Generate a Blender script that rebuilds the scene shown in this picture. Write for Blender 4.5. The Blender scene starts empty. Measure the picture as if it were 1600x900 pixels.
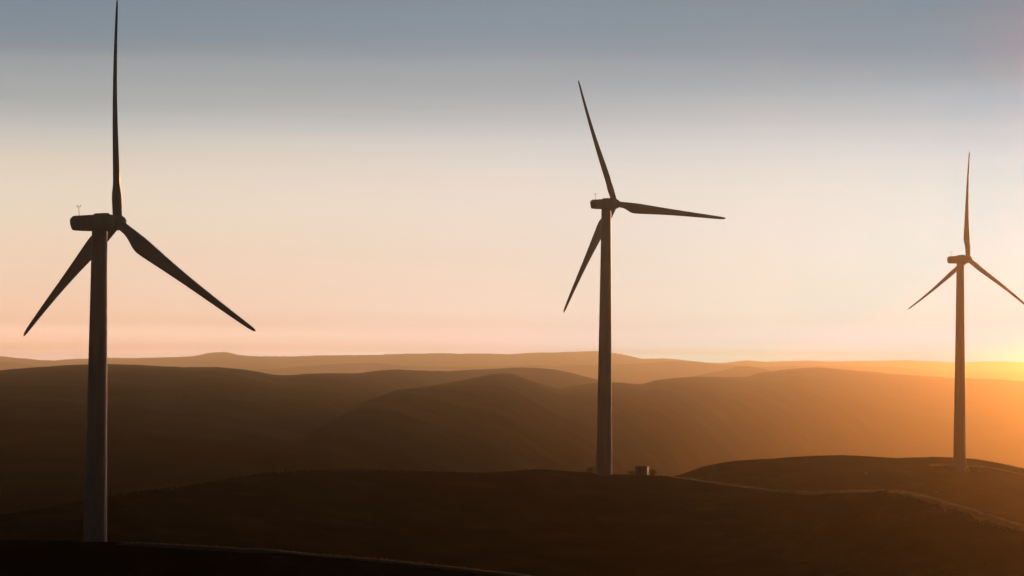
import bpy, math, random
import numpy as np
from mathutils import Vector, Matrix
from mathutils.bvhtree import BVHTree

random.seed(7)
rng = np.random.default_rng(11)
scene = bpy.context.scene
COL = scene.collection
R = math.radians

# ------------------------------------------------------------------ camera numbers
F_PX = 4080.0                 # focal length in pixels of a 1600 px wide frame
HORIZON = 578.0
PITCH = math.atan((HORIZON - 450) / F_PX)
ROLL = 0.00951
ZC = 60.0                     # height of the viewpoint above the foot of the hills
CAM = Vector((0, 0, ZC))
_fw = np.array([0, math.cos(PITCH), math.sin(PITCH)])
_r0 = np.array([1.0, 0, 0]); _u0 = np.cross(_r0, _fw)
_r = _r0 * math.cos(ROLL) + _u0 * math.sin(ROLL)
_u = -_r0 * math.sin(ROLL) + _u0 * math.cos(ROLL)

SUN_AZ = R(18.5)              # to the right of the view direction, outside the frame
SUN_EL = R(4.0)
SUN_STRENGTH = 1.38
SUN_COLOR = (1.0, 0.45, 0.135)
HAZE_DENSITY = 1.15e-4
HAZE_TOP = 152.0              # above the viewpoint
HAZE_G = 0.966


def bearing(x, y):
    """azimuth and slope (rise per metre run) of the sight line through a point of the survey photo"""
    x = np.asarray(x, float); y = np.asarray(y, float)
    d = _fw[None] + ((x - 800) / F_PX)[:, None] * _r[None] - ((y - 450) / F_PX)[:, None] * _u[None]
    return np.arctan2(d[:, 0], d[:, 1]), d[:, 2] / np.hypot(d[:, 0], d[:, 1])


# ------------------------------------------------------------------ small helpers
def tag(o, label=None, cat=None, group=None, kind=None):
    if label: o['label'] = label
    if cat: o['category'] = cat
    if group: o['group'] = group
    if kind: o['kind'] = kind
    return o


def mesh_obj(name, verts, faces, mat, parent=None, smooth=None):
    me = bpy.data.meshes.new(name)
    me.from_pydata([tuple(v) for v in verts], [], [tuple(f) for f in faces])
    me.update()
    if smooth is not None:
        me.polygons.foreach_set('use_smooth', [True] * len(me.polygons))
        if smooth < 179:
            me.set_sharp_from_angle(angle=R(smooth))
    if mat: me.materials.append(mat)
    o = bpy.data.objects.new(name, me)
    COL.objects.link(o)
    if parent: o.parent = parent
    return o


def empty(name, loc, rz=0.0):
    o = bpy.data.objects.new(name, None)
    o.empty_display_size = 1
    o.location = loc; o.rotation_euler = (0, 0, rz)
    COL.objects.link(o)
    return o


class MB:
    """collects simple shaped pieces into ONE mesh"""
    def __init__(s): s.v = []; s.f = []

    def add(s, vs, fs):
        b = len(s.v); s.v += [tuple(v) for v in vs]; s.f += [tuple(i + b for i in f) for f in fs]

    def loft(s, rings, cap=True):
        n = len(rings[0]); b = len(s.v)
        for r in rings: s.v += [tuple(p) for p in r]
        for k in range(len(rings) - 1):
            for i in range(n):
                j = (i + 1) % n
                s.f.append((b + k * n + i, b + k * n + j, b + (k + 1) * n + j, b + (k + 1) * n + i))
        if cap:
            s.f.append(tuple(b + i for i in range(n))[::-1])
            s.f.append(tuple(b + (len(rings) - 1) * n + i for i in range(n)))

    def tube(s, p, q, r0, r1=None, n=10):
        p = Vector(p); q = Vector(q); r1 = r0 if r1 is None else r1
        d = (q - p).normalized()
        a = d.orthogonal().normalized(); c = d.cross(a)
        s.loft([[p + (a * math.cos(t) + c * math.sin(t)) * r0 for t in np.linspace(0, 2 * math.pi, n, endpoint=False)],
                [q + (a * math.cos(t) + c * math.sin(t)) * r1 for t in np.linspace(0, 2 * math.pi, n, endpoint=False)]])

    def box(s, x0, x1, y0, y1, z0, z1, b=0.04):
        def ring(z, i):
            return [(x0 + i + b, y0 + i, z), (x1 - i - b, y0 + i, z), (x1 - i, y0 + i + b, z), (x1 - i, y1 - i - b, z),
                    (x1 - i - b, y1 - i, z), (x0 + i + b, y1 - i, z), (x0 + i, y1 - i - b, z), (x0 + i, y0 + i + b, z)]
        s.loft([ring(z0, b), ring(z0 + b, 0), ring(z1 - b, 0), ring(z1, b)])

    def build(s, name, mat, parent=None, smooth=35):
        return mesh_obj(name, s.v, s.f, mat, parent, smooth)


# ------------------------------------------------------------------ materials
def new_mat(name):
    m = bpy.data.materials.new(name); m.use_nodes = True
    nt = m.node_tree
    return m, nt, nt.nodes['Principled BSDF']


def earth_mat(name, cols, scale, bump, rough=0.95, spec=0.0):
    m, nt, bs = new_mat(name)
    geo = nt.nodes.new('ShaderNodeNewGeometry')
    mp = nt.nodes.new('ShaderNodeVectorMath'); mp.operation = 'MULTIPLY'
    mp.inputs[1].default_value = (scale, scale, scale * 2.5)
    nt.links.new(geo.outputs['Position'], mp.inputs[0])
    n1 = nt.nodes.new('ShaderNodeTexNoise'); n1.inputs['Scale'].default_value = 1; n1.inputs['Detail'].default_value = 9
    n1.inputs['Roughness'].default_value = 0.62
    nt.links.new(mp.outputs[0], n1.inputs['Vector'])
    cr = nt.nodes.new('ShaderNodeValToRGB')
    e = cr.color_ramp.elements
    e[0].position = 0.32; e[0].color = (*cols[0], 1)
    e[1].position = 0.68; e[1].color = (*cols[-1], 1)
    for i, c in enumerate(cols[1:-1]):
        k = e.new(0.32 + 0.36 * (i + 1) / (len(cols) - 1)); k.color = (*c, 1)
    nt.links.new(n1.outputs['Fac'], cr.inputs['Fac'])
    nt.links.new(cr.outputs['Color'], bs.inputs['Base Color'])
    n2 = nt.nodes.new('ShaderNodeTexNoise'); n2.inputs['Scale'].default_value = 7; n2.inputs['Detail'].default_value = 8
    nt.links.new(mp.outputs[0], n2.inputs['Vector'])
    bp = nt.nodes.new('ShaderNodeBump'); bp.inputs['Strength'].default_value = 0.6; bp.inputs['Distance'].default_value = bump
    nt.links.new(n2.outputs['Fac'], bp.inputs['Height'])
    nt.links.new(bp.outputs['Normal'], bs.inputs['Normal'])
    bs.inputs['Roughness'].default_value = rough
    bs.inputs['Specular IOR Level'].default_value = spec
    return m


def paint_mat(name, col, rough=0.4, dirt=0.12, metallic=0.0, stretch=(0.6, 0.6, 0.06)):
    m, nt, bs = new_mat(name)
    tc = nt.nodes.new('ShaderNodeTexCoord')
    mp = nt.nodes.new('ShaderNodeMapping'); mp.inputs['Scale'].default_value = stretch
    nt.links.new(tc.outputs['Object'], mp.inputs['Vector'])
    n = nt.nodes.new('ShaderNodeTexNoise'); n.inputs['Scale'].default_value = 1.5; n.inputs['Detail'].default_value = 7
    nt.links.new(mp.outputs['Vector'], n.inputs['Vector'])
    cr = nt.nodes.new('ShaderNodeValToRGB')
    cr.color_ramp.elements[0].position = 0.35; cr.color_ramp.elements[1].position = 0.65
    cr.color_ramp.elements[0].color = (*[c * (1 - dirt * 1.6) for c in col], 1)
    cr.color_ramp.elements[1].color = (*col, 1)
    nt.links.new(n.outputs['Fac'], cr.inputs['Fac'])
    nt.links.new(cr.outputs['Color'], bs.inputs['Base Color'])
    bs.inputs['Roughness'].default_value = rough
    bs.inputs['Metallic'].default_value = metallic
    return m


def leaf_mat(name, col, trans):
    m, nt, bs = new_mat(name)
    oi = nt.nodes.new('ShaderNodeNewGeometry')
    n = nt.nodes.new('ShaderNodeTexNoise'); n.inputs['Scale'].default_value = 0.9
    nt.links.new(oi.outputs['Position'], n.inputs['Vector'])
    cr = nt.nodes.new('ShaderNodeValToRGB')
    cr.color_ramp.elements[0].position = .3; cr.color_ramp.elements[1].position = .7
    cr.color_ramp.elements[0].color = (*[c * .6 for c in col], 1); cr.color_ramp.elements[1].color = (*col, 1)
    nt.links.new(n.outputs['Fac'], cr.inputs['Fac'])
    bs.inputs['Roughness'].default_value = 0.7
    nt.links.new(cr.outputs['Color'], bs.inputs['Base Color'])
    tr = nt.nodes.new('ShaderNodeBsdfTranslucent'); nt.links.new(cr.outputs['Color'], tr.inputs['Color'])
    mx = nt.nodes.new('ShaderNodeMixShader'); mx.inputs[0].default_value = trans
    nt.links.new(bs.outputs[0], mx.inputs[1]); nt.links.new(tr.outputs[0], mx.inputs[2])
    nt.links.new(mx.outputs[0], nt.nodes['Material Output'].inputs['Surface'])
    return m


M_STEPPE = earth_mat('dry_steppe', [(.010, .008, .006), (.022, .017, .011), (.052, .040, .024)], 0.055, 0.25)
M_RANGE = earth_mat('range_grass', [(.018, .015, .010), (.042, .032, .019), (.08, .06, .036)], 0.006, 1.5)
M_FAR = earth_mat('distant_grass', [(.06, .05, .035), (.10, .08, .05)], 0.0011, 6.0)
M_DIRT = earth_mat('dirt', [(.22, .16, .10), (.34, .25, .16)], 0.6, 0.03, spec=0.22)
M_WHITE = paint_mat('turbine_paint', (.74, .74, .73), 0.38)
M_BLADE = paint_mat('blade_gelcoat', (.70, .70, .69), 0.32, stretch=(.5, .5, .12))
M_STEEL = paint_mat('galvanised_steel', (.42, .42, .41), 0.45, metallic=0.7, stretch=(2, 2, 2))
M_SUN_CATCH = paint_mat('sun_catch_zinc', (.78, .77, .75), 0.45, metallic=1.0, stretch=(2, 2, 2))  # shiny metal chosen to brighten the kiosk's sunlit end
M_HATCH = paint_mat('hatch_paint', (.55, .55, .54), 0.5)
M_KIOSK = paint_mat('kiosk_panel', (.62, .61, .58), 0.5, .2)
M_KIOSK_ROOF = paint_mat('kiosk_roof', (.5, .49, .46), 0.6, .2)
M_KIOSK_DOOR = paint_mat('kiosk_door', (.40, .41, .40), 0.5, .2)
M_CONC = earth_mat('concrete', [(.30, .28, .25), (.40, .38, .34)], 1.5, 0.01)
M_ROCK = earth_mat('pale_rock', [(.28, .24, .20), (.48, .43, .37)], 2.0, 0.03)
M_LEAF = leaf_mat('shrub_leaf', (.10, .095, .035), .45)
M_TWIG = earth_mat('shrub_bark', [(.05, .035, .022), (.09, .065, .045)], 6.0, 0.004)
M_RIM_GRASS = leaf_mat('rim_glow_grass', (.46, .34, .17), .6)  # translucent so the added fringe glows against the sun


# ------------------------------------------------------------------ terrain
def _hash(ix, iy, seed):
    h = (ix.astype(np.int64) * 374761393 + iy.astype(np.int64) * 668265263 + seed * 2147483647) & 0xFFFFFFFF
    h = ((h ^ (h >> 13)) * 1274126177) & 0xFFFFFFFF
    return ((h ^ (h >> 16)) & 0xFFFF) / 32767.5 - 1.0


def vnoise(x, y, seed):
    ix = np.floor(x); iy = np.floor(y); fx = x - ix; fy = y - iy
    fx = fx * fx * fx * (fx * (fx * 6 - 15) + 10); fy = fy * fy * fy * (fy * (fy * 6 - 15) + 10)
    a = _hash(ix, iy, seed); b = _hash(ix + 1, iy, seed); c = _hash(ix, iy + 1, seed); d = _hash(ix + 1, iy + 1, seed)
    return (a * (1 - fx) + b * fx) * (1 - fy) + (c * (1 - fx) + d * fx) * fy


def fbm(x, y, seed, octs=5, gain=0.5):
    s = 0; a = 1.0; f = 1.0
    for k in range(octs):
        s = s + a * vnoise(x * f + 17.3 * k, y * f - 9.1 * k, seed + k); a *= gain; f *= 2.03
    return s


def curve(pts, xs, sm):
    """smooth interpolation of (x, value) pairs"""
    p = np.array(pts, float)
    v = np.interp(xs, p[:, 0], p[:, 1])
    if sm > 0:
        dx = xs[1] - xs[0]; n = max(1, int(sm * 3 / dx)); k = np.exp(-0.5 * (np.arange(-n, n + 1) * dx / sm) ** 2); k /= k.sum()
        v = np.convolve(np.pad(v, n, mode='edge'), k, mode='valid')
    return v


TERRAIN = {}


def hill(name, crest, rc, foot, rf, mat, sm=8, p=2.0, rows=70, dx=5.0, x0=-900, x1=2600, back=(0.35, 0.06),
         amp=0.3, scale=20.0, skirt=-240.0, crest_amp=0.0, seed=1, key=None, back_rows=24):
    """a ridge: crest line (bearing, rise, range), a front slope down to its foot, and a back slope"""
    xs = np.arange(x0, x1 + .1, dx)
    yc = curve(crest, xs, sm)
    if crest_amp: yc = yc + crest_amp * fbm(xs / 55.0, xs * 0 + seed, seed + 50, 5, .55)
    rcv = curve(rc, xs, 60); rfv = curve(rf, xs, 60); yf = curve(foot, xs, 40)
    az, ec = bearing(xs, yc); _, ef = bearing(xs, yf)
    T = np.linspace(0, 1, rows) ** 0.85
    rr = [rfv * 0.92]; zz = [np.full_like(xs, skirt)]
    room = [np.zeros_like(xs)]
    for t in T:
        r = rfv + (rcv - rfv) * t
        e = ef + (ec - ef) * (1 - (1 - t) ** p)
        rr.append(r); zz.append(r * e); room.append(.3 * (ec - e) * r + .02 * amp)
    bl, bd = back
    for t in np.linspace(0, 1, back_rows)[1:]:
        r = rcv * (1 + bl * t)
        zcrest = rcv * ec
        e = ec - bd * t ** 1.7
        rr.append(r); zz.append(np.maximum(r * e, skirt)); room.append(.3 * (ec - e) * r + .02 * amp)
    rr = np.array(rr); zz = np.array(zz); A = np.minimum(amp, np.array(room))
    X = rr * np.sin(az)[None]; Y = rr * np.cos(az)[None]
    zz = zz + A * fbm(X / scale, Y / scale, seed) * (zz > skirt + 1)
    V = np.stack([X, Y, zz + ZC], -1)
    nr, nc = X.shape
    idx = np.arange(nr * nc).reshape(nr, nc)
    Fq = np.stack([idx[:-1, :-1], idx[:-1, 1:], idx[1:, 1:], idx[1:, :-1]], -1).reshape(-1, 4)
    me = bpy.data.meshes.new(name)
    me.vertices.add(nr * nc); me.vertices.foreach_set('co', V.reshape(-1).astype(np.float32))
    me.loops.add(len(Fq) * 4); me.loops.foreach_set('vertex_index', Fq.reshape(-1).astype(np.int32))
    me.polygons.add(len(Fq)); me.polygons.foreach_set('loop_start', (np.arange(len(Fq)) * 4).astype(np.int32))
    me.polygons.foreach_set('use_smooth', np.ones(len(Fq), bool))
    me.update(calc_edges=True); me.validate()
    me.materials.append(mat)
    o = bpy.data.objects.new(name, me); COL.objects.link(o)
    o['kind'] = 'structure'
    TERRAIN[key or name] = BVHTree.FromPolygons([tuple(v) for v in V.reshape(-1, 3).tolist()], Fq.tolist())
    return o


def drop(key, x, y):
    h = TERRAIN[key].ray_cast(Vector((x, y, 400)), Vector((0, 0, -1)))[0]
    return h


def sight(key, px, py):
    """where the sight line through a survey point meets a hill"""
    for k in range(40):
        d = Vector(_fw + (px - 800) / F_PX * _r - (py + k * .25 - 450) / F_PX * _u).normalized()
        h = TERRAIN[key].ray_cast(CAM, d)[0]
        if h is not None: return h
    return None


# the plain, one sheet to the horizon
def ground():
    xs = np.concatenate([[-10400, -7500], np.linspace(-5000, 5000, 41), [7500, 10400]])
    ys = np.concatenate([[-3000, -1500], np.linspace(-500, 9500, 41), [11000, 14000, 18000, 21400]])
    X, Y = np.meshgrid(xs, ys)
    Z = ZC - 262 + 5 * fbm(X / 900, Y / 900, 91)
    n, m = X.shape
    V = np.stack([X, Y, Z], -1).reshape(-1, 3)
    idx = np.arange(n * m).reshape(n, m)
    Fq = np.stack([idx[:-1, :-1], idx[:-1, 1:], idx[1:, 1:], idx[1:, :-1]], -1).reshape(-1, 4)
    o = mesh_obj('ground', V.tolist(), Fq.tolist(), M_RANGE, None, 180)
    tag(o, kind='structure')


ground()

# far ranges
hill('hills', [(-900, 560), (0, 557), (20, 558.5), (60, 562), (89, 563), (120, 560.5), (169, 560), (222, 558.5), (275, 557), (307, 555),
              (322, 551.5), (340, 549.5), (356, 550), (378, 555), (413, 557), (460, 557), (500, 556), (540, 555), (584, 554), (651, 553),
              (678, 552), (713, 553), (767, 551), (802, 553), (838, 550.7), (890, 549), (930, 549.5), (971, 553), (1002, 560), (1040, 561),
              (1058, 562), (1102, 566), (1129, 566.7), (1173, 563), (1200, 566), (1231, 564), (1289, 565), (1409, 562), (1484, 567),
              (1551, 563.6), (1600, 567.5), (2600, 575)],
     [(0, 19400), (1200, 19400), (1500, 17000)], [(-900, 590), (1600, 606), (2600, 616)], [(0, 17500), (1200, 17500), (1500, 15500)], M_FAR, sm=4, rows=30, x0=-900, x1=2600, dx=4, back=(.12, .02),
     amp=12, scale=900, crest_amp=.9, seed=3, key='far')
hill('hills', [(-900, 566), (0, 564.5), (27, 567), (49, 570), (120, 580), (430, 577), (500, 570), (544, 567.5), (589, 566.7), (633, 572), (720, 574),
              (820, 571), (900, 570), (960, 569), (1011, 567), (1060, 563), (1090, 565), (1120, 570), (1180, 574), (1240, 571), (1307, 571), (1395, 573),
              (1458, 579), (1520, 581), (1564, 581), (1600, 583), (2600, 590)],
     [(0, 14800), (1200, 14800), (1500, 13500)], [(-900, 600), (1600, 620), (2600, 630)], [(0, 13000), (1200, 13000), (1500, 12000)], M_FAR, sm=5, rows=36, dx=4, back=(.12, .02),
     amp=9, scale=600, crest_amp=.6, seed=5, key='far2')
# the broad brown hills
hill('hills', [(-900, 590), (0, 578), (44, 574), (89, 571.5), (130, 570), (178, 569), (249, 572), (347, 575), (382, 578), (431, 587), (480, 585),
              (520, 583.8), (558, 583.5), (598, 579), (624, 578), (700, 580), (784, 575.5), (820, 575), (864, 576.5), (900, 584), (931, 591.5),
              (970, 606), (1010, 640), (1060, 720), (1200, 790), (2600, 900)],
     [(0, 3700), (500, 5000), (700, 6000), (1000, 7000)], [(-900, 850), (0, 835), (300, 800), (450, 780), (560, 745), (640, 675), (700, 650), (1000, 660), (1200, 830), (2600, 950)],
     [(0, 880), (450, 950), (560, 1300), (640, 2600), (700, 4200), (1200, 5500)], M_RANGE, sm=4, rows=150, p=5, back=(.25, .035),
     amp=4.5, scale=300, crest_amp=.8, seed=8, key='broad')
hill('hills', [(-900, 700), (900, 640), (1000, 606), (1060, 595), (1084, 587.5), (1129, 579), (1150, 573.5), (1164, 572.5), (1182, 573.5), (1204, 579),
              (1260, 592), (1400, 620), (2600, 700)],
     [(0, 10600)], [(-900, 800), (2600, 760)], [(0, 9600)], M_RANGE, sm=3.5, rows=50, x0=500, x1=1900, back=(.2, .03),
     amp=6, scale=240, crest_amp=.4, seed=13, key='bump')
hill('hills', [(-900, 900), (300, 800), (400, 740), (480, 680), (567, 629), (620, 610), (678, 602), (731, 592), (767, 584), (784, 582.5), (800, 584), (820, 591), (851, 602),
              (873, 607.5), (909, 601), (930, 598.5), (958, 597.5), (1002, 601), (1024, 594), (1060, 590), (1084, 588.5), (1130, 588.8), (1169, 588), (1191, 581),
              (1218, 578), (1250, 575), (1280, 573), (1324, 577.5), (1387, 584), (1484, 590), (1551, 592), (1600, 596), (2600, 640)],
     [(400, 1150), (480, 1350), (567, 2200), (784, 4300), (1000, 6300), (1250, 9200), (1450, 8800), (1600, 8200)],
     [(-900, 960), (500, 800), (800, 775), (1000, 765), (1300, 745), (1600, 760), (2600, 800)],
     [(400, 900), (600, 950), (800, 1200), (1000, 2000), (1200, 4400), (1400, 6000), (1600, 6000)], M_RANGE, sm=3.5, rows=140, p=4.2, x0=250, x1=2600,
     back=(.2, .035), amp=2.2, scale=330, crest_amp=.9, seed=21, key='brown')
# the knoll of the right-hand turbine
hill('hills', [(-900, 900), (700, 830), (960, 772), (1058, 742.5), (1098, 729), (1138, 721), (1209, 716), (1262, 712), (1315, 710.7), (1360, 712.8), (1404, 715.5),
              (1440, 715), (1467, 713.5), (1495, 714.5), (1520, 716.5), (1564, 724), (1600, 732), (1700, 760), (2600, 900)],
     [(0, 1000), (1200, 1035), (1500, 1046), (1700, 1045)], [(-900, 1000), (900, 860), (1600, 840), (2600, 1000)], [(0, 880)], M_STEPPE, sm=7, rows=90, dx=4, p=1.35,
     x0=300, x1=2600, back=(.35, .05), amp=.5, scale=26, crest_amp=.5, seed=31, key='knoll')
# the dark hill of the middle turbine
hill('hills', [(-900, 850), (0, 804), (67, 793), (133, 782), (169, 773.5), (222, 766), (289, 758), (355, 746), (400, 740.5), (444, 736), (489, 733.8), (540, 733),
              (589, 734), (678, 735.5), (744, 737.5), (802, 735.5), (820, 733.2), (855, 733), (900, 736.5), (953, 740), (989, 741.5), (1040, 743),
              (1107, 751), (1173, 760), (1218, 766), (1271, 769), (1320, 766.5), (1370, 765), (1404, 766), (1440, 774), (1467, 781), (1520, 797), (1600, 822),
              (1750, 870), (2600, 1000)],
     [(0, 640), (300, 700), (600, 755), (950, 777), (1050, 768), (1270, 710), (1450, 640), (1600, 570)],
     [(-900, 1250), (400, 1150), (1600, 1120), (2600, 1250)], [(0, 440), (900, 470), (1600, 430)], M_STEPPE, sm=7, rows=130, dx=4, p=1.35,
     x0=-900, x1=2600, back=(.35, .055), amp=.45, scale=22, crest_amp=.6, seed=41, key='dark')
# the nearest rise, from the camera's foot
hill('hills', [(-900, 850), (0, 843), (100, 845), (170, 846.5), (280, 851), (400, 857), (500, 865), (620, 875.5), (720, 886.5), (800, 895), (840, 901), (1000, 930),
              (1300, 1000), (2600, 1200)],
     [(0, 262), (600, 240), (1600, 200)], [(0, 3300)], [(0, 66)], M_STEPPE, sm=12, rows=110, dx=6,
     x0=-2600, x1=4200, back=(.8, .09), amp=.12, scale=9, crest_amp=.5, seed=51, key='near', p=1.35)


# ------------------------------------------------------------------ wind turbines
TILT = 0.0708; CONE = 0.0352; HUB_H = 80.0; L = 40.7; OVERHANG = 3.9


def make_tower():
    mb = MB(); n = 56; rings = []
    zs = [-4, 0, .05]
    prof = lambda z: 2.42 + (1.40 - 2.42) * (z / 78.2) ** 0.92 if z > 0 else 2.42
    levels = [-5.0, 0.0]
    for fl in (20.5, 41.0, 60.0):
        levels += [fl - .12, fl - .1, fl + .1, fl + .12]
    levels += list(np.linspace(3, 77, 26)) + [78.2]
    levels = sorted(levels)
    for z in levels:
        r = prof(z)
        for fl in (20.5, 41.0, 60.0):
            if abs(z - fl) < .11: r += .035
        rings.append([(r * math.cos(a), r * math.sin(a), z) for a in np.linspace(0, 2 * math.pi, n, endpoint=False)])
    mb.loft(rings)
    return mb


def make_nacelle():
    """along +x from rear to rotor, rounded box sections"""
    mb = MB(); rings = []
    # x, half width, bottom z, top z, corner radius (about the hub axis)
    secs = [(-5.75, 1.00, .12, .62, .12), (-5.66, 1.20, -.10, .84, .16), (-5.38, 1.34, -.75, 1.10, .18), (-5.1, 1.40, -1.12, 1.30, .20), (-4.7, 1.44, -1.20, 1.46, .22),
            (-3.0, 1.52, -1.34, 1.50, .24), (0.0, 1.56, -1.46, 1.52, .28), (1.6, 1.54, -1.48, 1.50, .45), (2.1, 1.46, -1.44, 1.42, .70), (2.52, 1.30, -1.30, 1.28, .95), (2.62, 1.15, -1.15, 1.15, 1.0)]
    for (x, w, z0, z1, c) in secs:
        c = min(c, w * .98, (z1 - z0) * .49)
        ring = []
        for (cy, cz, a0) in ((w - c, z1 - c, 0), (-(w - c), z1 - c, 90), (-(w - c), z0 + c, 180), (w - c, z0 + c, 270)):
            for k in range(6):
                a = R(a0 + 18 * k)
                ring.append((x, cy + c * math.cos(a), cz + c * math.sin(a)))
        rings.append(ring)
    mb.loft(rings)
    return mb


def make_hatch():
    mb = MB()
    mb.loft([[(x, y, z) for (x, y) in ((a + i, -w + i), (b - i, -w + i), (b - i, w - i), (a + i, w - i))]
             for (a, b, w, z, i) in ((-.6, 1.5, 1.0, 1.44, 0), (-.6, 1.5, 1.0, 1.68, .05), (-.6, 1.5, 1.0, 1.78, .2))])
    return mb


def make_mast():
    mb = MB()
    mb.tube((-4.2, .35, 1.4), (-4.2, .35, 3.25), .05, .04)
    mb.tube((-4.2, -.25, 3.0), (-4.2, .95, 3.0), .03)
    for y in (-.25, .95):
        mb.tube((-4.2, y, 3.0), (-4.2, y, 3.28), .03)
        mb.tube((-4.2, y, 3.26), (-4.2, y, 3.36), .10, .06)
    return mb


def make_spinner():
    mb = MB(); rings = []
    for (x, r) in ((-1.24, 1.15), (-1.2, 1.36), (-.6, 1.48), (.2, 1.46), (.8, 1.30), (1.3, .98), (1.62, .60), (1.78, .25), (1.82, .05)):
        rings.append([(x, r * math.cos(a), r * math.sin(a)) for a in np.linspace(0, 2 * math.pi, 40, endpoint=False)])
    mb.loft(rings)
    return mb


def make_blade():
    """span +z from the hub axis, trailing edge towards +x, rotor axis +y"""
    st = [(1.0, 1.75, 1.0, 13), (1.9, 1.75, 1.0, 13), (3.0, 1.80, .96, 13), (4.2, 2.02, .80, 13), (5.4, 2.45, .58, 13), (6.6, 2.92, .42, 12.5), (7.8, 3.14, .34, 11.5),
          (9.2, 3.10, .30, 10.2), (11.5, 2.86, .27, 8.2), (14.5, 2.52, .24, 6.2), (18, 2.16, .22, 4.6), (22, 1.80, .205, 3.2), (26, 1.54, .20, 2.2), (30, 1.30, .20, 1.3),
          (34, 1.08, .20, .7), (37, .92, .20, .2), (39.2, .74, .20, 0), (40.3, .52, .2, 0), (L, .20, .25, 0)]
    n = 28; rings = []
    for (z, c, tr, tw) in st:
        b = min(1.0, max(0.0, (z - 2.4) / 5.0)); b = b * b * (3 - 2 * b)
        ring = []
        for k in range(n):
            a = 2 * math.pi * k / n
            cx = math.cos(a); sy = math.sin(a)
            u = (1 - cx) / 2                      # 0 at the trailing edge, 1 at the leading edge
            cir = (c / 2 * cx, c / 2 * sy)
            q = 1 - u                              # distance from the leading edge
            th = 5 * tr * (0.2969 * math.sqrt(max(q, 0)) - .126 * q - .3516 * q ** 2 + .2843 * q ** 3 - .1015 * q ** 4)
            camb = .03 * c * 4 * q * (1 - q)
            af = ((q - .32) * c, (1 if sy >= 0 else -1) * th * c + camb)
            x = cir[0] * (1 - b) + af[0] * b; y = cir[1] * (1 - b) + af[1] * b
            t = R(-tw)
            yb = .9 * max(0, (z - 8) / 32) ** 2 - .25 * math.sin(math.pi * min(1, max(0, (z - 4) / 36)))
            ring.append((x * math.cos(t) - y * math.sin(t), x * math.sin(t) + y * math.cos(t) + yb, z))
        rings.append(ring)
    mb = MB(); mb.loft(rings)
    return mb


def blade_matrix(phase, pitch):
    n = Vector((math.cos(TILT), 0, math.sin(TILT))); up = Vector((-math.sin(TILT), 0, math.cos(TILT))); s = n.cross(up)
    d = up * math.cos(phase) + s * math.sin(phase); t = -up * math.sin(phase) + s * math.cos(phase)
    d2 = d * math.cos(CONE) + n * math.sin(CONE); n2 = n * math.cos(CONE) - d * math.sin(CONE)
    m = Matrix((t, n2, d2)).transposed().to_4x4()
    m = m @ Matrix.Rotation(-pitch, 4, 'Z')
    m.translation = Vector((OVERHANG, 0, HUB_H))
    return m


def axis_matrix(x):
    """nacelle frame: tilted with the rotor axis, origin on the tower axis"""
    m = Matrix.Rotation(-TILT, 4, 'Y')
    m.translation = Vector((OVERHANG, 0, HUB_H)) - (m.to_3x3() @ Vector((OVERHANG - x, 0, 0)))
    return m


TURBINES = [
    # hub x, y, z (above the camera), yaw, phase, pitch, label
    (-71.824, 474.063, 26.107, 0.7790, -0.0139, R(8), 'largest and darkest white wind turbine, its foot hidden behind the nearest dark rise'),
    (30.314, 771.705, 49.397, 0.7902, -0.3883, R(9), 'white wind turbine standing on the dark ridge beside the small equipment kiosk'),
    (173.052, 990.950, 43.658, 0.5884, 0.0269, R(78), 'smallest white wind turbine, glowing orange in haze on the grassy knoll'),
]
turbine_parts = None
for i, (hx, hy, hz, yaw, phase, pitch, label) in enumerate(TURBINES):
    base = (hx - OVERHANG * math.cos(yaw), hy - OVERHANG * math.sin(yaw), hz + ZC - HUB_H)
    root = empty('wind_turbine', base, yaw)
    tag(root, label, 'wind turbine', 'wind turbines on the hills')
    if turbine_parts is None:
        tower = make_tower().build('tower', M_WHITE, root, 30)
        nac = make_nacelle().build('nacelle', M_WHITE, root, 40)
        hatch = make_hatch().build('roof_hatch', M_HATCH, nac, 30)
        mast = make_mast().build('anemometer_mast', M_STEEL, nac, 40)
        spin = make_spinner().build('rotor_hub', M_WHITE, root, 40)
        blade = make_blade().build('blade', M_BLADE, root, 60)
        blades = [blade] + [blade.copy() for _ in range(2)]
        for b in blades[1:]: COL.objects.link(b); b.parent = root
        turbine_parts = (tower, nac, hatch, mast, spin, blade)
    else:
        cp = []
        for src in turbine_parts[:2] + (turbine_parts[4],):
            c = src.copy(); COL.objects.link(c); c.parent = root; cp.append(c)
        tower, nac, spin = cp
        for src in turbine_parts[2:4]:
            c = src.copy(); COL.objects.link(c); c.parent = nac
        blades = [turbine_parts[5].copy() for _ in range(3)]
        for b in blades: COL.objects.link(b); b.parent = root
    nac.matrix_local = axis_matrix(0.0)
    spin.matrix_local = axis_matrix(OVERHANG)
    for k, b in enumerate(blades):
        b.matrix_local = blade_matrix(phase + k * 2 * math.pi / 3, pitch)
    TURBINES[i] = (*TURBINES[i], base)


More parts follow.
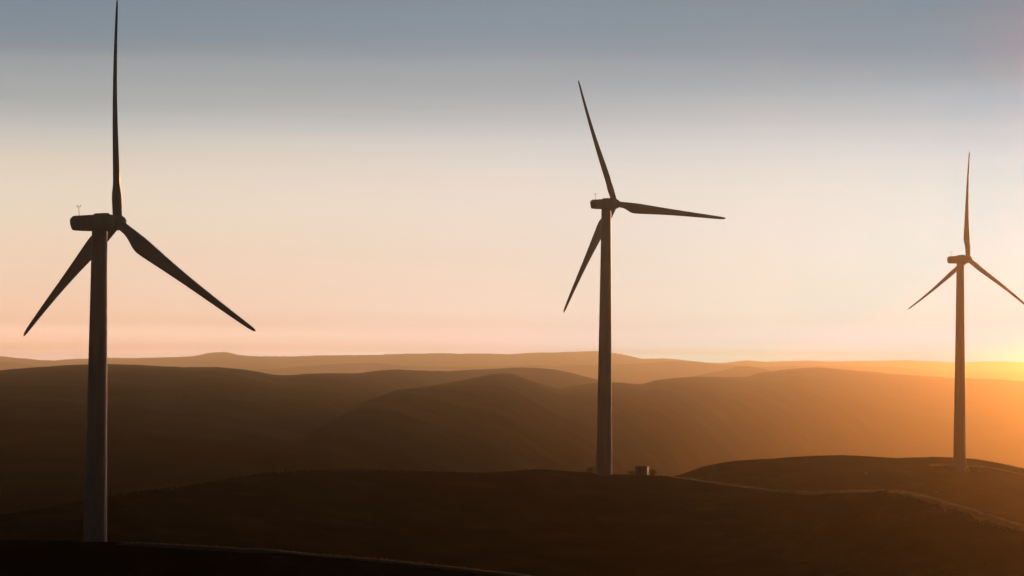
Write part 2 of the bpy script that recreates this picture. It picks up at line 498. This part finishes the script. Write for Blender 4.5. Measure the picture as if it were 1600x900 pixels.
# ------------------------------------------------------------------ things at the feet of the turbines
def kiosk(px, py, rz):
    p = sight('dark', px, py)
    t = empty('equipment_kiosk', p, rz)
    tag(t, 'small pale flat roofed equipment kiosk on the dark ridge crest, one end sunlit', 'kiosk')
    mb = MB(); mb.box(-1.95, 1.95, -1.45, 1.45, -.6, .12, .03); mb.build('base', M_CONC, t)
    mb = MB(); mb.box(-1.75, 1.75, -1.25, 1.25, .12, 2.42, .03); body = mb.build('body', M_KIOSK, t)
    mb = MB()
    mb.loft([[(x, y, z) for (x, y) in ((-a, -b), (a, -b), (a, b), (-a, b))] for (a, b, z) in ((1.9, 1.4, 2.42), (1.95, 1.45, 2.46), (1.95, 1.45, 2.56), (1.6, 1.1, 2.68))])
    mb.build('roof', M_KIOSK_ROOF, t)
    for x in (-.82, .02):
        mb = MB(); mb.box(x, x + .8, -1.29, -1.252, .2, 2.25, .01); d = mb.build('door', M_KIOSK_DOOR, t)
        mb = MB(); mb.box(x + .34, x + .38, -1.34, -1.292, 1.1, 1.35, .005); mb.build('handle', M_STEEL, d)
    mb = MB(); mb.box(1.752, 1.79, -1.2, 1.2, .16, 2.38, .012)
    for k in range(9): mb.box(1.788, 1.815, -1.05, 1.05, .3 + .22 * k, .42 + .22 * k, .006)
    mb.build('sun_catch_panel', M_SUN_CATCH, t)  # metal facing added so this end shows as a bright sunlit strip


kiosk(1003, 739.6, R(-14))


def shrub(key, px, py, h, w, label, n_leaf=900, lean=0.0, p=None, leafy=1.0):
    p = p or sight(key, px, py)
    if p is None: return
    t = empty('shrub', p)
    tag(t, label, 'shrub', 'shrubs on the dark hills')
    tw = MB(); lf = MB()
    tips = []
    for k in range(9):
        a = random.uniform(0, 2 * math.pi); rad = random.uniform(.15, 1) * w / 2
        top = Vector((math.cos(a) * rad + lean * h, math.sin(a) * rad, h * random.uniform(.6, 1.0) * (1 - .35 * (rad * 2 / w) ** 2)))
        mid = top * .5 + Vector((random.uniform(-.1, .1) * w, random.uniform(-.1, .1) * w, .12 * h))
        tw.tube((0, 0, -.35), (mid.x * 1.1, mid.y * 1.1, -.2), .05, .05, 6); tw.tube((mid.x * 1.1, mid.y * 1.1, -.24), mid, .05 * h / 1.5, .03 * h / 1.5, 6); tw.tube(mid, top, .03 * h / 1.5, .01, 6)
        tips += [mid, top]
        for _ in range(3):
            q = mid.lerp(top, random.uniform(.1, .9)); e = q + Vector((random.uniform(-1, 1), random.uniform(-1, 1), random.uniform(.1, .9))) * h * .22
            tw.tube(q, e, .015, .006, 5); tips.append(e)
    for _ in range(int(n_leaf * leafy)):
        c = random.choice(tips) + Vector((random.gauss(0, 1), random.gauss(0, 1), random.gauss(-.9, 1.1))) * h * .13
        if c.z < .02: continue
        u = Vector((random.gauss(0, 1), random.gauss(0, 1), random.gauss(0, 1))).normalized(); v = u.orthogonal().normalized()
        s = random.uniform(.05, .10) * h / 1.3
        lf.add([c - u * s, c + v * s * .5, c + u * s, c - v * s * .5], [(0, 1, 2, 3)])
    lf.build('foliage', M_LEAF, t, None); tw.build('stem', M_TWIG, t, 60)


shrub('dark', 923, 738.3, 1.7, 3.2, 'low ragged shrub on the ridge crest just left of the middle turbine tower')
shrub('dark', 987, 741.3, 1.3, 2.6, 'low sunlit shrub on the ridge against the left end of the kiosk')
shrub('dark', 1019, 742.0, 2.2, 2.2, 'sparse bush with bare twigs right of the kiosk on the ridge', leafy=.45)
shrub('knoll', 1418, 762.5, .9, 1.4, 'small dark bush at the head of the dirt track below the knoll')


# stair, cabinet and marker post at the right-hand tower
def stair():
    b = Vector(TURBINES[2][-1])
    c = Vector((b.x, b.y, 0)) - Vector((0, 0, 0))
    # on the right of the tower as the camera sees it
    o = Vector((b.x + 2.42 + .05, b.y - .5, 0)); o.z = drop('knoll', o.x, o.y).z
    t = empty('entrance_stair', o, R(-6))
    tag(t, 'pale steel entrance stair with landing against the foot of the smallest turbine', 'stair')
    st, rl = MB(), MB()
    st.box(-.1, 1.0, -.6, .6, 1.32, 1.40, .01)
    st.build('landing', M_STEEL, t)
    for x in (.05, .92):
        for y in (-.55, .55):
            st = MB(); st.tube((x, y, -.4), (x, y, 1.33), .04, None, 8); st.build('leg', M_STEEL, t)
    st = MB()
    for k in range(7):
        x = 1.08 + .29 * k; z = 1.25 - .19 * k
        st.box(x, x + .28, -.5, .5, z - .04, z, .005)
    for y in (-.56, .52):
        st.loft([[(1.0, y, 1.12), (1.0, y + .04, 1.12), (1.0, y + .04, 1.38), (1.0, y, 1.38)], [(3.05, y, -.22), (3.05, y + .04, -.22), (3.05, y + .04, .04), (3.05, y, .04)]])
    st.build('steps', M_STEEL, t)
    for y in (-.56, .56):
        st = MB()
        st.tube((.0, y, 1.4), (.0, y, 2.45), .025); st.tube((1.0, y, 1.4), (1.0, y, 2.45), .025)
        st.tube((.0, y, 2.45), (1.0, y, 2.45), .025); st.tube((1.0, y, 2.45), (3.0, y, 1.05), .025); st.tube((3.0, y, -.2), (3.0, y, 1.05), .025)
        st.build('handrail', M_STEEL, t)
    # cabinet to the right of the steps
    q = Vector((o.x + 4.6, o.y - .6, 0)); q.z = drop('knoll', q.x, q.y).z
    t = empty('cable_cabinet', q, R(-20))
    tag(t, 'squat grey cable cabinet on the ground right of the entrance stair', 'cabinet')
    m = MB(); m.box(-.65, .65, -.4, .4, .1, 1.15, .03); m.build('body', M_KIOSK, t)
    m = MB(); m.box(-.7, .7, -.45, .45, -.4, .1, .02); m.build('plinth', M_CONC, t)
    m = MB(); m.box(-.72, .72, -.48, .48, 1.15, 1.22, .02); m.build('lid', M_KIOSK_ROOF, t)
    m = MB(); m.box(-.5, .5, -.43, -.402, .2, 1.05, .008); m.build('door', M_KIOSK_DOOR, t)
    # marker post to the left
    q = Vector((b.x - 3.3, b.y - 1.0, 0)); q.z = drop('knoll', q.x, q.y).z
    t = empty('marker_post', q)
    tag(t, 'short dark marker post in the grass left of the smallest turbine', 'post')
    m = MB(); m.tube((0, 0, -.4), (0, 0, 1.35), .11, .10, 12); m.build('post', M_TWIG, t)
    m = MB(); m.tube((0, 0, 1.35), (0, 0, 1.5), .13, .08, 12); m.build('cap', M_STEEL, t)


stair()


def boulder(key, px, py, s, label, seed):
    p = sight(key, px, py)
    import bmesh
    bm = bmesh.new(); bmesh.ops.create_icosphere(bm, subdivisions=3, radius=1)
    rs = random.Random(seed); k = [Vector((rs.gauss(0, 1), rs.gauss(0, 1), rs.gauss(0, 1))).normalized() for _ in range(9)]; d = [rs.uniform(.55, .9) for _ in k]
    for v in bm.verts:
        for n, q in zip(k, d):
            e = v.co.dot(n) - q
            if e > 0: v.co -= n * e * .85
        v.co = Vector((v.co.x * s, v.co.y * s * .8, v.co.z * s * .75))
    me = bpy.data.meshes.new('boulder'); bm.to_mesh(me); bm.free(); me.materials.append(M_ROCK)
    o = bpy.data.objects.new('boulder', me); COL.objects.link(o); o.location = p + Vector((0, 0, s * .4))
    tag(o, label, 'boulder', 'pale boulders on the knoll')


boulder('knoll', 1463.5, 771, .62, 'pale pointed boulder in the shade just above the dirt track', 4)
boulder('knoll', 1353, 741, .55, 'faint pale boulder on the open slope of the knoll left of the smallest turbine', 9)


# ------------------------------------------------------------------ dirt tracks, a lit ridge edge, and dry grass added for rim glow
def track(name, key, pts, w, lift=.05):
    """a ribbon draped over a hill through survey points"""
    P = [sight(key, *p) for p in pts]
    P = [q for q in P if q is not None]
    line = []
    for a, b in zip(P[:-1], P[1:]):
        n = max(2, int((b - a).length / 1.0))
        line += [a.lerp(b, k / n) for k in range(n)]
    line.append(P[-1])
    ln = np.array([(p.x, p.y) for p in line])
    for _ in range(40): ln[1:-1] = (ln[:-2] + ln[1:-1] * 2 + ln[2:]) / 4
    V = []; F = []
    m = 7
    tv = np.gradient(ln, axis=0); tv /= np.linalg.norm(tv, axis=1)[:, None] + 1e-9
    for k, (x, y) in enumerate(ln):
        ww = w * (1 + .18 * math.sin(k * .21) + .1 * math.sin(k * .077 + 1)) / 2
        for j in range(m):
            s = (j / (m - 1) * 2 - 1)
            qx = x - tv[k, 1] * s * ww; qy = y + tv[k, 0] * s * ww
            h = drop(key, qx, qy)
            z = (h.z if h else 0) + lift * (1 - .9 * abs(s) ** 3) + (-.02 if abs(abs(s) - .55) < .2 else 0)
            V.append((qx, qy, z))
        if k:
            b = (k - 1) * m
            for j in range(m - 1): F.append((b + j, b + m + j, b + m + j + 1, b + j + 1))
    o = mesh_obj('track_and_lit_edge', V, F, M_DIRT, None, 180)
    tag(o, kind='structure')
    return ln


def glow_fringe(key, ln, side, off, spread, h, dens, mb):
    tv = np.gradient(ln, axis=0); tv /= np.linalg.norm(tv, axis=1)[:, None] + 1e-9
    for k in range(len(ln)):
        for _ in range(dens):
            s = side * off + random.gauss(0, spread)
            x = ln[k, 0] - tv[k, 1] * s + random.uniform(-.6, .6); y = ln[k, 1] + tv[k, 0] * s + random.uniform(-.6, .6)
            q = drop(key, x, y)
            if q is None: continue
            hh = h * random.uniform(.5, 1.15); a = random.uniform(0, math.pi); wv = Vector((math.cos(a), math.sin(a), 0)) * random.uniform(.03, .07)
            ln_ = Vector((random.gauss(0, .25), random.gauss(0, .25), 1)) * hh
            mb.add([q - wv - Vector((0, 0, .03)), q + wv - Vector((0, 0, .03)), q + wv * .6 + ln_ * .6, q + ln_ * 1.0 + Vector((random.gauss(0, .1), random.gauss(0, .1), 0)), q - wv * .6 + ln_ * .6],
                   [(0, 1, 2, 3, 4)])


t1 = track('track_and_lit_edge', 'dark', [(1052, 745.3), (1107, 752.6), (1173, 761.6), (1218, 767.6), (1262, 770.6), (1320, 768.5), (1372, 767)], 3.2)
t2 = track('track_and_lit_edge', 'dark', [(1400, 767), (1420, 770.5), (1440, 777), (1467, 784.5), (1520, 801), (1560, 814), (1600, 827), (1660, 848)], 4.2)
t3 = track('track_and_lit_edge', 'knoll', [(1452, 727.3), (1475, 726.8), (1500, 727), (1530, 729), (1560, 733), (1600, 742), (1660, 757)], 4.5)
rim_strip = track('track_and_lit_edge', 'near', [(190, 848.5), (280, 853.5), (400, 859.5), (500, 867.5), (620, 878), (720, 889), (800, 897.5), (840, 903)], 1.6)  # pale strip standing in for the lit edge of the near rise
gm = MB()  # grass added to give the backlit amber rim on tracks and crests
glow_fringe('dark', t1, 1, 1.6, .5, .38, 5, gm); glow_fringe('dark', t1, -1, 1.6, .5, .38, 5, gm)
glow_fringe('dark', t2, 1, 2.2, .8, .5, 9, gm); glow_fringe('dark', t2, -1, 2.2, .8, .5, 9, gm)
glow_fringe('knoll', t3, 1, 2.2, .6, .45, 5, gm); glow_fringe('knoll', t3, -1, 2.2, .6, .45, 5, gm)
glow_fringe('near', rim_strip, 1, .9, .4, .11, 7, gm)


def crest_line(key, pts):
    P = [sight(key, *p) for p in pts]; line = []
    for a, b in zip(P[:-1], P[1:]):
        n = max(2, int((b - a).length)); line += [a.lerp(b, k / n) for k in range(n)]
    return np.array([(p.x, p.y) for p in line])


for key, pts, hh, dens in (
        ('knoll', [(1060, 743), (1098, 730.2), (1138, 722.2), (1209, 717.2), (1262, 713), (1315, 711.5), (1360, 713.6), (1404, 716.3), (1467, 714.5), (1520, 717.5), (1564, 725), (1598, 732.5), (1660, 749)], .5, 6),
        ('dark', [(169, 774.5), (222, 767), (289, 759), (355, 747), (400, 741.4), (444, 737), (489, 734.8), (540, 734), (589, 735), (678, 736.5), (744, 738.5), (802, 736.5), (855, 734), (900, 737.5),
                  (953, 741), (1040, 744), (1107, 752)], .3, 3),
        ('dark', [(1107, 752), (1173, 761), (1218, 767), (1271, 770), (1320, 767.5), (1370, 766), (1404, 767), (1440, 775), (1467, 782), (1520, 798), (1600, 823)], .4, 5)):
    glow_fringe(key, crest_line(key, pts), 1, 0, 1.6, hh, dens, gm)
g = gm.build('grass', M_RIM_GRASS, None, None)
tag(g, 'dry pale grass fringe added for rim glow along the tracks and crests of the dark hills', 'grass', kind='stuff')


# ------------------------------------------------------------------ the air
def haze():
    x, y0, y1, z0, z1 = 10500, -3600, 21500, ZC - 275, ZC + HAZE_TOP
    m = bpy.data.materials.new('haze'); m.use_nodes = True; nt = m.node_tree; nt.nodes.clear()
    out = nt.nodes.new('ShaderNodeOutputMaterial'); pv = nt.nodes.new('ShaderNodeVolumePrincipled')
    pv.inputs['Color'].default_value = (.985, .74, .46, 1)
    pv.inputs['Density'].default_value = HAZE_DENSITY
    pv.inputs['Anisotropy'].default_value = HAZE_G
    nt.links.new(pv.outputs[0], out.inputs['Volume'])
    mb = MB()
    mb.add([(a, b, c) for c in (z0, z1) for (a, b) in ((-x, y0), (x, y0), (x, y1), (-x, y1))],
           [(3, 2, 1, 0), (4, 5, 6, 7), (0, 1, 5, 4), (1, 2, 6, 5), (2, 3, 7, 6), (3, 0, 4, 7)])
    o = mb.build('haze', m, None, None)
    tag(o, 'pale sunlit haze lying over the hills', 'haze', kind='stuff')


haze()

# ------------------------------------------------------------------ sky
world = bpy.data.worlds.new('World'); scene.world = world; world.use_nodes = True
nt = world.node_tree; N = nt.nodes; K = nt.links
bg = N['Background']
tc = N.new('ShaderNodeTexCoord')
sep = N.new('ShaderNodeSeparateXYZ'); K.new(tc.outputs['Generated'], sep.inputs[0])


def math_node(op, a, b=None, clamp=False):
    n = N.new('ShaderNodeMath'); n.operation = op; n.use_clamp = clamp
    for i, v in enumerate((a, b)):
        if v is None: continue
        if isinstance(v, (int, float)): n.inputs[i].default_value = v
        else: K.new(v, n.inputs[i])
    return n.outputs[0]


# faint level streaks of thin cloud
mp = N.new('ShaderNodeMapping'); mp.inputs['Scale'].default_value = (2.2, 2.2, 55)
K.new(tc.outputs['Generated'], mp.inputs['Vector'])
ns = N.new('ShaderNodeTexNoise'); ns.inputs['Scale'].default_value = 1.6; ns.inputs['Detail'].default_value = 5
K.new(mp.outputs[0], ns.inputs['Vector'])
wob = math_node('MULTIPLY', math_node('SUBTRACT', ns.outputs['Fac'], .5), .009)
mp2 = N.new('ShaderNodeMapping'); mp2.inputs['Scale'].default_value = (3.0, 3.0, 260)
K.new(tc.outputs['Generated'], mp2.inputs['Vector'])
ns2 = N.new('ShaderNodeTexNoise'); ns2.inputs['Scale'].default_value = 1.3; ns2.inputs['Detail'].default_value = 6
K.new(mp2.outputs[0], ns2.inputs['Vector'])
wob = math_node('ADD', wob, math_node('MULTIPLY', math_node('SUBTRACT', ns2.outputs['Fac'], .5), .004))
elev = math_node('ADD', math_node('ARCSINE', sep.outputs['Z']), wob)
E_MAX = R(90)
fac = math_node('POWER', math_node('DIVIDE', math_node('MAXIMUM', elev, 0.0), E_MAX, True), 0.5)


def ramp(stops):
    n = N.new('ShaderNodeValToRGB'); e = n.color_ramp.elements
    stops = sorted(stops, key=lambda q: q[0])
    for i, (deg, c) in enumerate(stops):
        pos = math.sqrt(min(1, max(0, deg / 90)))
        k = e[i] if i < 2 else e.new(pos)
        k.position = pos; k.color = (*c, 1)
    K.new(fac, n.inputs['Fac'])
    return n.outputs['Color']


# radiance of the open sky above the haze: degrees of elevation and colour, at three bearings across the view
SKY = {"60": [[4.5, 3.1205, 2.4957], [4.5, 3.6289, 3.5588], [3.0951, 2.0838, 1.8052], [1.2994, 0.9393, 0.7441], [1.0697, 0.8014, 0.6446], [0.9572, 0.7625, 0.602], [0.9092, 0.7661, 0.6309], [0.8548, 0.7577, 0.6287], [0.7731, 0.694, 0.5849], [0.5843, 0.5792, 0.5592], [0.3933, 0.4287, 0.4458], [0.3374, 0.3648, 0.3931], [0.2513, 0.2942, 0.3466], [0.215, 0.281, 0.3427], [0.196, 0.2587, 0.3217]], "800": [[4.3363, 3.7439, 3.9999], [4.3363, 4.3672, 4.5], [2.1869, 1.8804, 1.9089], [1.1867, 1.0152, 0.9337], [0.9795, 0.8601, 0.762], [0.898, 0.7989, 0.7161], [0.886, 0.7924, 0.7163], [0.8538, 0.7807, 0.7053], [0.7623, 0.7294, 0.703], [0.5788, 0.5927, 0.6014], [0.3911, 0.4356, 0.4766], [0.3296, 0.3744, 0.4124], [0.2577, 0.3227, 0.3909], [0.2166, 0.2957, 0.3622], [0.2113, 0.2843, 0.3503]], "430": [[4.5, 3.2735, 2.7547], [4.5, 3.5797, 3.4564], [2.786, 2.0918, 1.9074], [1.2036, 0.9538, 0.816], [1.0519, 0.8344, 0.7014], [0.9358, 0.7841, 0.6529], [0.896, 0.7808, 0.6653], [0.866, 0.7719, 0.6664], [0.7698, 0.7039, 0.6277], [0.604, 0.5994, 0.5867], [0.3931, 0.4301, 0.4573], [0.3388, 0.3724, 0.4012], [0.2614, 0.3121, 0.3684], [0.217, 0.2883, 0.3521], [0.2115, 0.273, 0.3337]], "1200": [[0.0388, 2.1053, 3.0], [0.0388, 3.0, 3.0], [0.4546, 1.4029, 1.8363], [0.6885, 0.9731, 1.0302], [0.7851, 0.8778, 0.8474], [0.794, 0.8423, 0.8042], [0.795, 0.8193, 0.7984], [0.765, 0.7966, 0.7625], [0.6891, 0.721, 0.7277], [0.5397, 0.5967, 0.631], [0.364, 0.4561, 0.5144], [0.265, 0.3466, 0.4122], [0.212, 0.2994, 0.3809], [0.1836, 0.2837, 0.3578], [0.1776, 0.2705, 0.3448]], "1330": [[0.039, 0.0839, 3.0], [0.039, 2.1856, 3.0], [0.039, 1.2486, 1.9038], [0.2533, 0.8667, 1.0281], [0.5178, 0.8505, 0.8735], [0.6366, 0.8448, 0.8452], [0.6722, 0.8074, 0.825], [0.6808, 0.7805, 0.7863], [0.619, 0.7147, 0.7457], [0.4709, 0.5838, 0.6453], [0.323, 0.4525, 0.5322], [0.218, 0.3271, 0.4111], [0.1516, 0.2832, 0.3838], [0.1365, 0.2681, 0.3581], [0.1359, 0.2589, 0.3499]], "1450": [[0.0392, 0.086, 3.0], [0.0392, 0.5959, 3.0], [0.0392, 0.8129, 1.8105], [0.0388, 0.7752, 1.0231], [0.2434, 0.781, 0.8876], [0.3756, 0.775, 0.8482], [0.4916, 0.7787, 0.8509], [0.5246, 0.7393, 0.7967], [0.4998, 0.6789, 0.7483], [0.3531, 0.5532, 0.6517], [0.2446, 0.4361, 0.5475], [0.1174, 0.2938, 0.409], [0.09, 0.2677, 0.3927], [0.0856, 0.2478, 0.3506], [0.062, 0.2344, 0.35]], "1594": [[0.0393, 0.0877, 3.0], [0.0393, 0.0913, 3.0], [0.0393, 0.0931, 1.5652], [0.0389, 0.3132, 0.965], [0.1073, 0.6065, 0.8837], [0.0386, 0.6294, 0.8463], [0.0375, 0.6305, 0.8464], [0.1398, 0.6193, 0.7867], [0.1704, 0.5821, 0.7487], [0.1161, 0.4711, 0.6486], [0.0376, 0.3738, 0.5577], [0.0151, 0.2497, 0.392], [0.0126, 0.215, 0.3666], [0.0115, 0.2102, 0.3433], [0.0108, 0.1946, 0.3354]]}
SKY_ROWS = [578, 560, 540, 500, 450, 400, 350, 300, 250, 200, 150, 100, 70, 40, 5]
UPPER = [(9.2, (.13, .165, .205)), (10.5, (.05, .064, .083)), (14, (.020, .026, .036)), (30, (.010, .013, .019)), (90, (.005, .007, .011))]


def sky_ramp(px):
    lst = SKY[str(px)]
    st = []
    for y, c in zip(SKY_ROWS, lst):
        el = math.degrees(math.atan(bearing([px], [y])[1][0]))
        st.append((max(0.0, el), tuple(c)))
    if st[0][0] <= 0: st[0] = (0.0, st[0][1])
    return ramp(st + UPPER)


back = ramp([(0.0, (.010, .010, .012)), (90, (.004, .006, .009)), (3, (.010, .011, .013)), (8, (.008, .010, .013)), (20, (.006, .008, .011)), (50, (.004, .006, .009))])
# direction relative to the sun's bearing
hyp = math_node('SQRT', math_node('ADD', math_node('MULTIPLY', sep.outputs['X'], sep.outputs['X']), math_node('ADD', math_node('MULTIPLY', sep.outputs['Y'], sep.outputs['Y']), 1e-6)))
cosd = math_node('DIVIDE', math_node('ADD', math_node('MULTIPLY', sep.outputs['X'], math.sin(SUN_AZ)), math_node('MULTIPLY', sep.outputs['Y'], math.cos(SUN_AZ))), hyp)
ang = math_node('ARCCOSINE', math_node('MINIMUM', math_node('MAXIMUM', cosd, -1.0), 1.0))


def remap(v, a, b):
    n = N.new('ShaderNodeMapRange'); n.interpolation_type = 'SMOOTHSTEP'
    n.inputs['From Min'].default_value = a; n.inputs['From Max'].default_value = b
    K.new(v, n.inputs['Value']); return n.outputs['Result']


def mix(f, a, b, blend='MIX'):
    n = N.new('ShaderNodeMix'); n.data_type = 'RGBA'; n.blend_type = blend
    if isinstance(f, float): n.inputs['Factor'].default_value = f
    else: K.new(f, n.inputs['Factor'])
    K.new(a, n.inputs[6]); K.new(b, n.inputs[7]); return n.outputs[2]


def lin_map(v, a, b):
    n = N.new('ShaderNodeMapRange'); n.clamp = True
    n.inputs['From Min'].default_value = a; n.inputs['From Max'].default_value = b
    K.new(v, n.inputs['Value']); return n.outputs['Result']


SKY_COLS = [1594, 1450, 1330, 1200, 800, 430, 60]
AZ = [SUN_AZ - float(bearing([x], [500])[0][0]) for x in SKY_COLS]
front = sky_ramp(SKY_COLS[0])
for k in range(1, len(SKY_COLS)):
    front = mix(lin_map(ang, AZ[k - 1], AZ[k]), front, sky_ramp(SKY_COLS[k]))
col = mix(remap(ang, AZ[-1] + R(1), AZ[-1] + R(30)), front, back)
sky = N.new('ShaderNodeTexSky'); sky.sky_type = 'NISHITA'; sky.sun_disc = False
sky.sun_elevation = SUN_EL; sky.sun_rotation = SUN_AZ
sky.altitude = 300; sky.air_density = 1.2; sky.dust_density = 2.0
sc_ = N.new('ShaderNodeVectorMath'); sc_.operation = 'SCALE'; sc_.inputs['Scale'].default_value = 0.001
K.new(sky.outputs['Color'], sc_.inputs[0])
tot = mix(1.0, col, sc_.outputs[0], 'ADD')
K.new(tot, bg.inputs['Color']); bg.inputs['Strength'].default_value = 1.0

# ------------------------------------------------------------------ sun
sl = bpy.data.lights.new('sun', 'SUN'); sl.energy = SUN_STRENGTH; sl.angle = R(0.6); sl.color = SUN_COLOR
so = bpy.data.objects.new('sun', sl); COL.objects.link(so)
to_sun = Vector((math.sin(SUN_AZ) * math.cos(SUN_EL), math.cos(SUN_AZ) * math.cos(SUN_EL), math.sin(SUN_EL)))
so.rotation_euler = (-to_sun).to_track_quat('-Z', 'Y').to_euler()
so.location = to_sun * 500

# ------------------------------------------------------------------ camera and render
cd = bpy.data.cameras.new('camera'); co = bpy.data.objects.new('camera', cd); COL.objects.link(co)
cd.sensor_fit = 'HORIZONTAL'; cd.sensor_width = 36; cd.lens = 36 * F_PX / 1600
cd.clip_start = 1.0; cd.clip_end = 80000
m = Matrix((Vector(_r), Vector(_u), Vector(-_fw))).transposed().to_4x4(); m.translation = CAM
co.matrix_world = m
scene.camera = co

scene.render.engine = 'CYCLES'
scene.cycles.use_denoising = True
scene.cycles.denoiser = 'OPENIMAGEDENOISE'
scene.cycles.volume_bounces = 10
scene.cycles.max_bounces = 14
scene.cycles.sample_clamp_indirect = 4
scene.cycles.use_adaptive_sampling = False
scene.view_settings.view_transform = 'Standard'
scene.view_settings.look = 'None'
scene.view_settings.exposure = 0; scene.view_settings.gamma = 1
scene.view_settings.use_curve_mapping = False
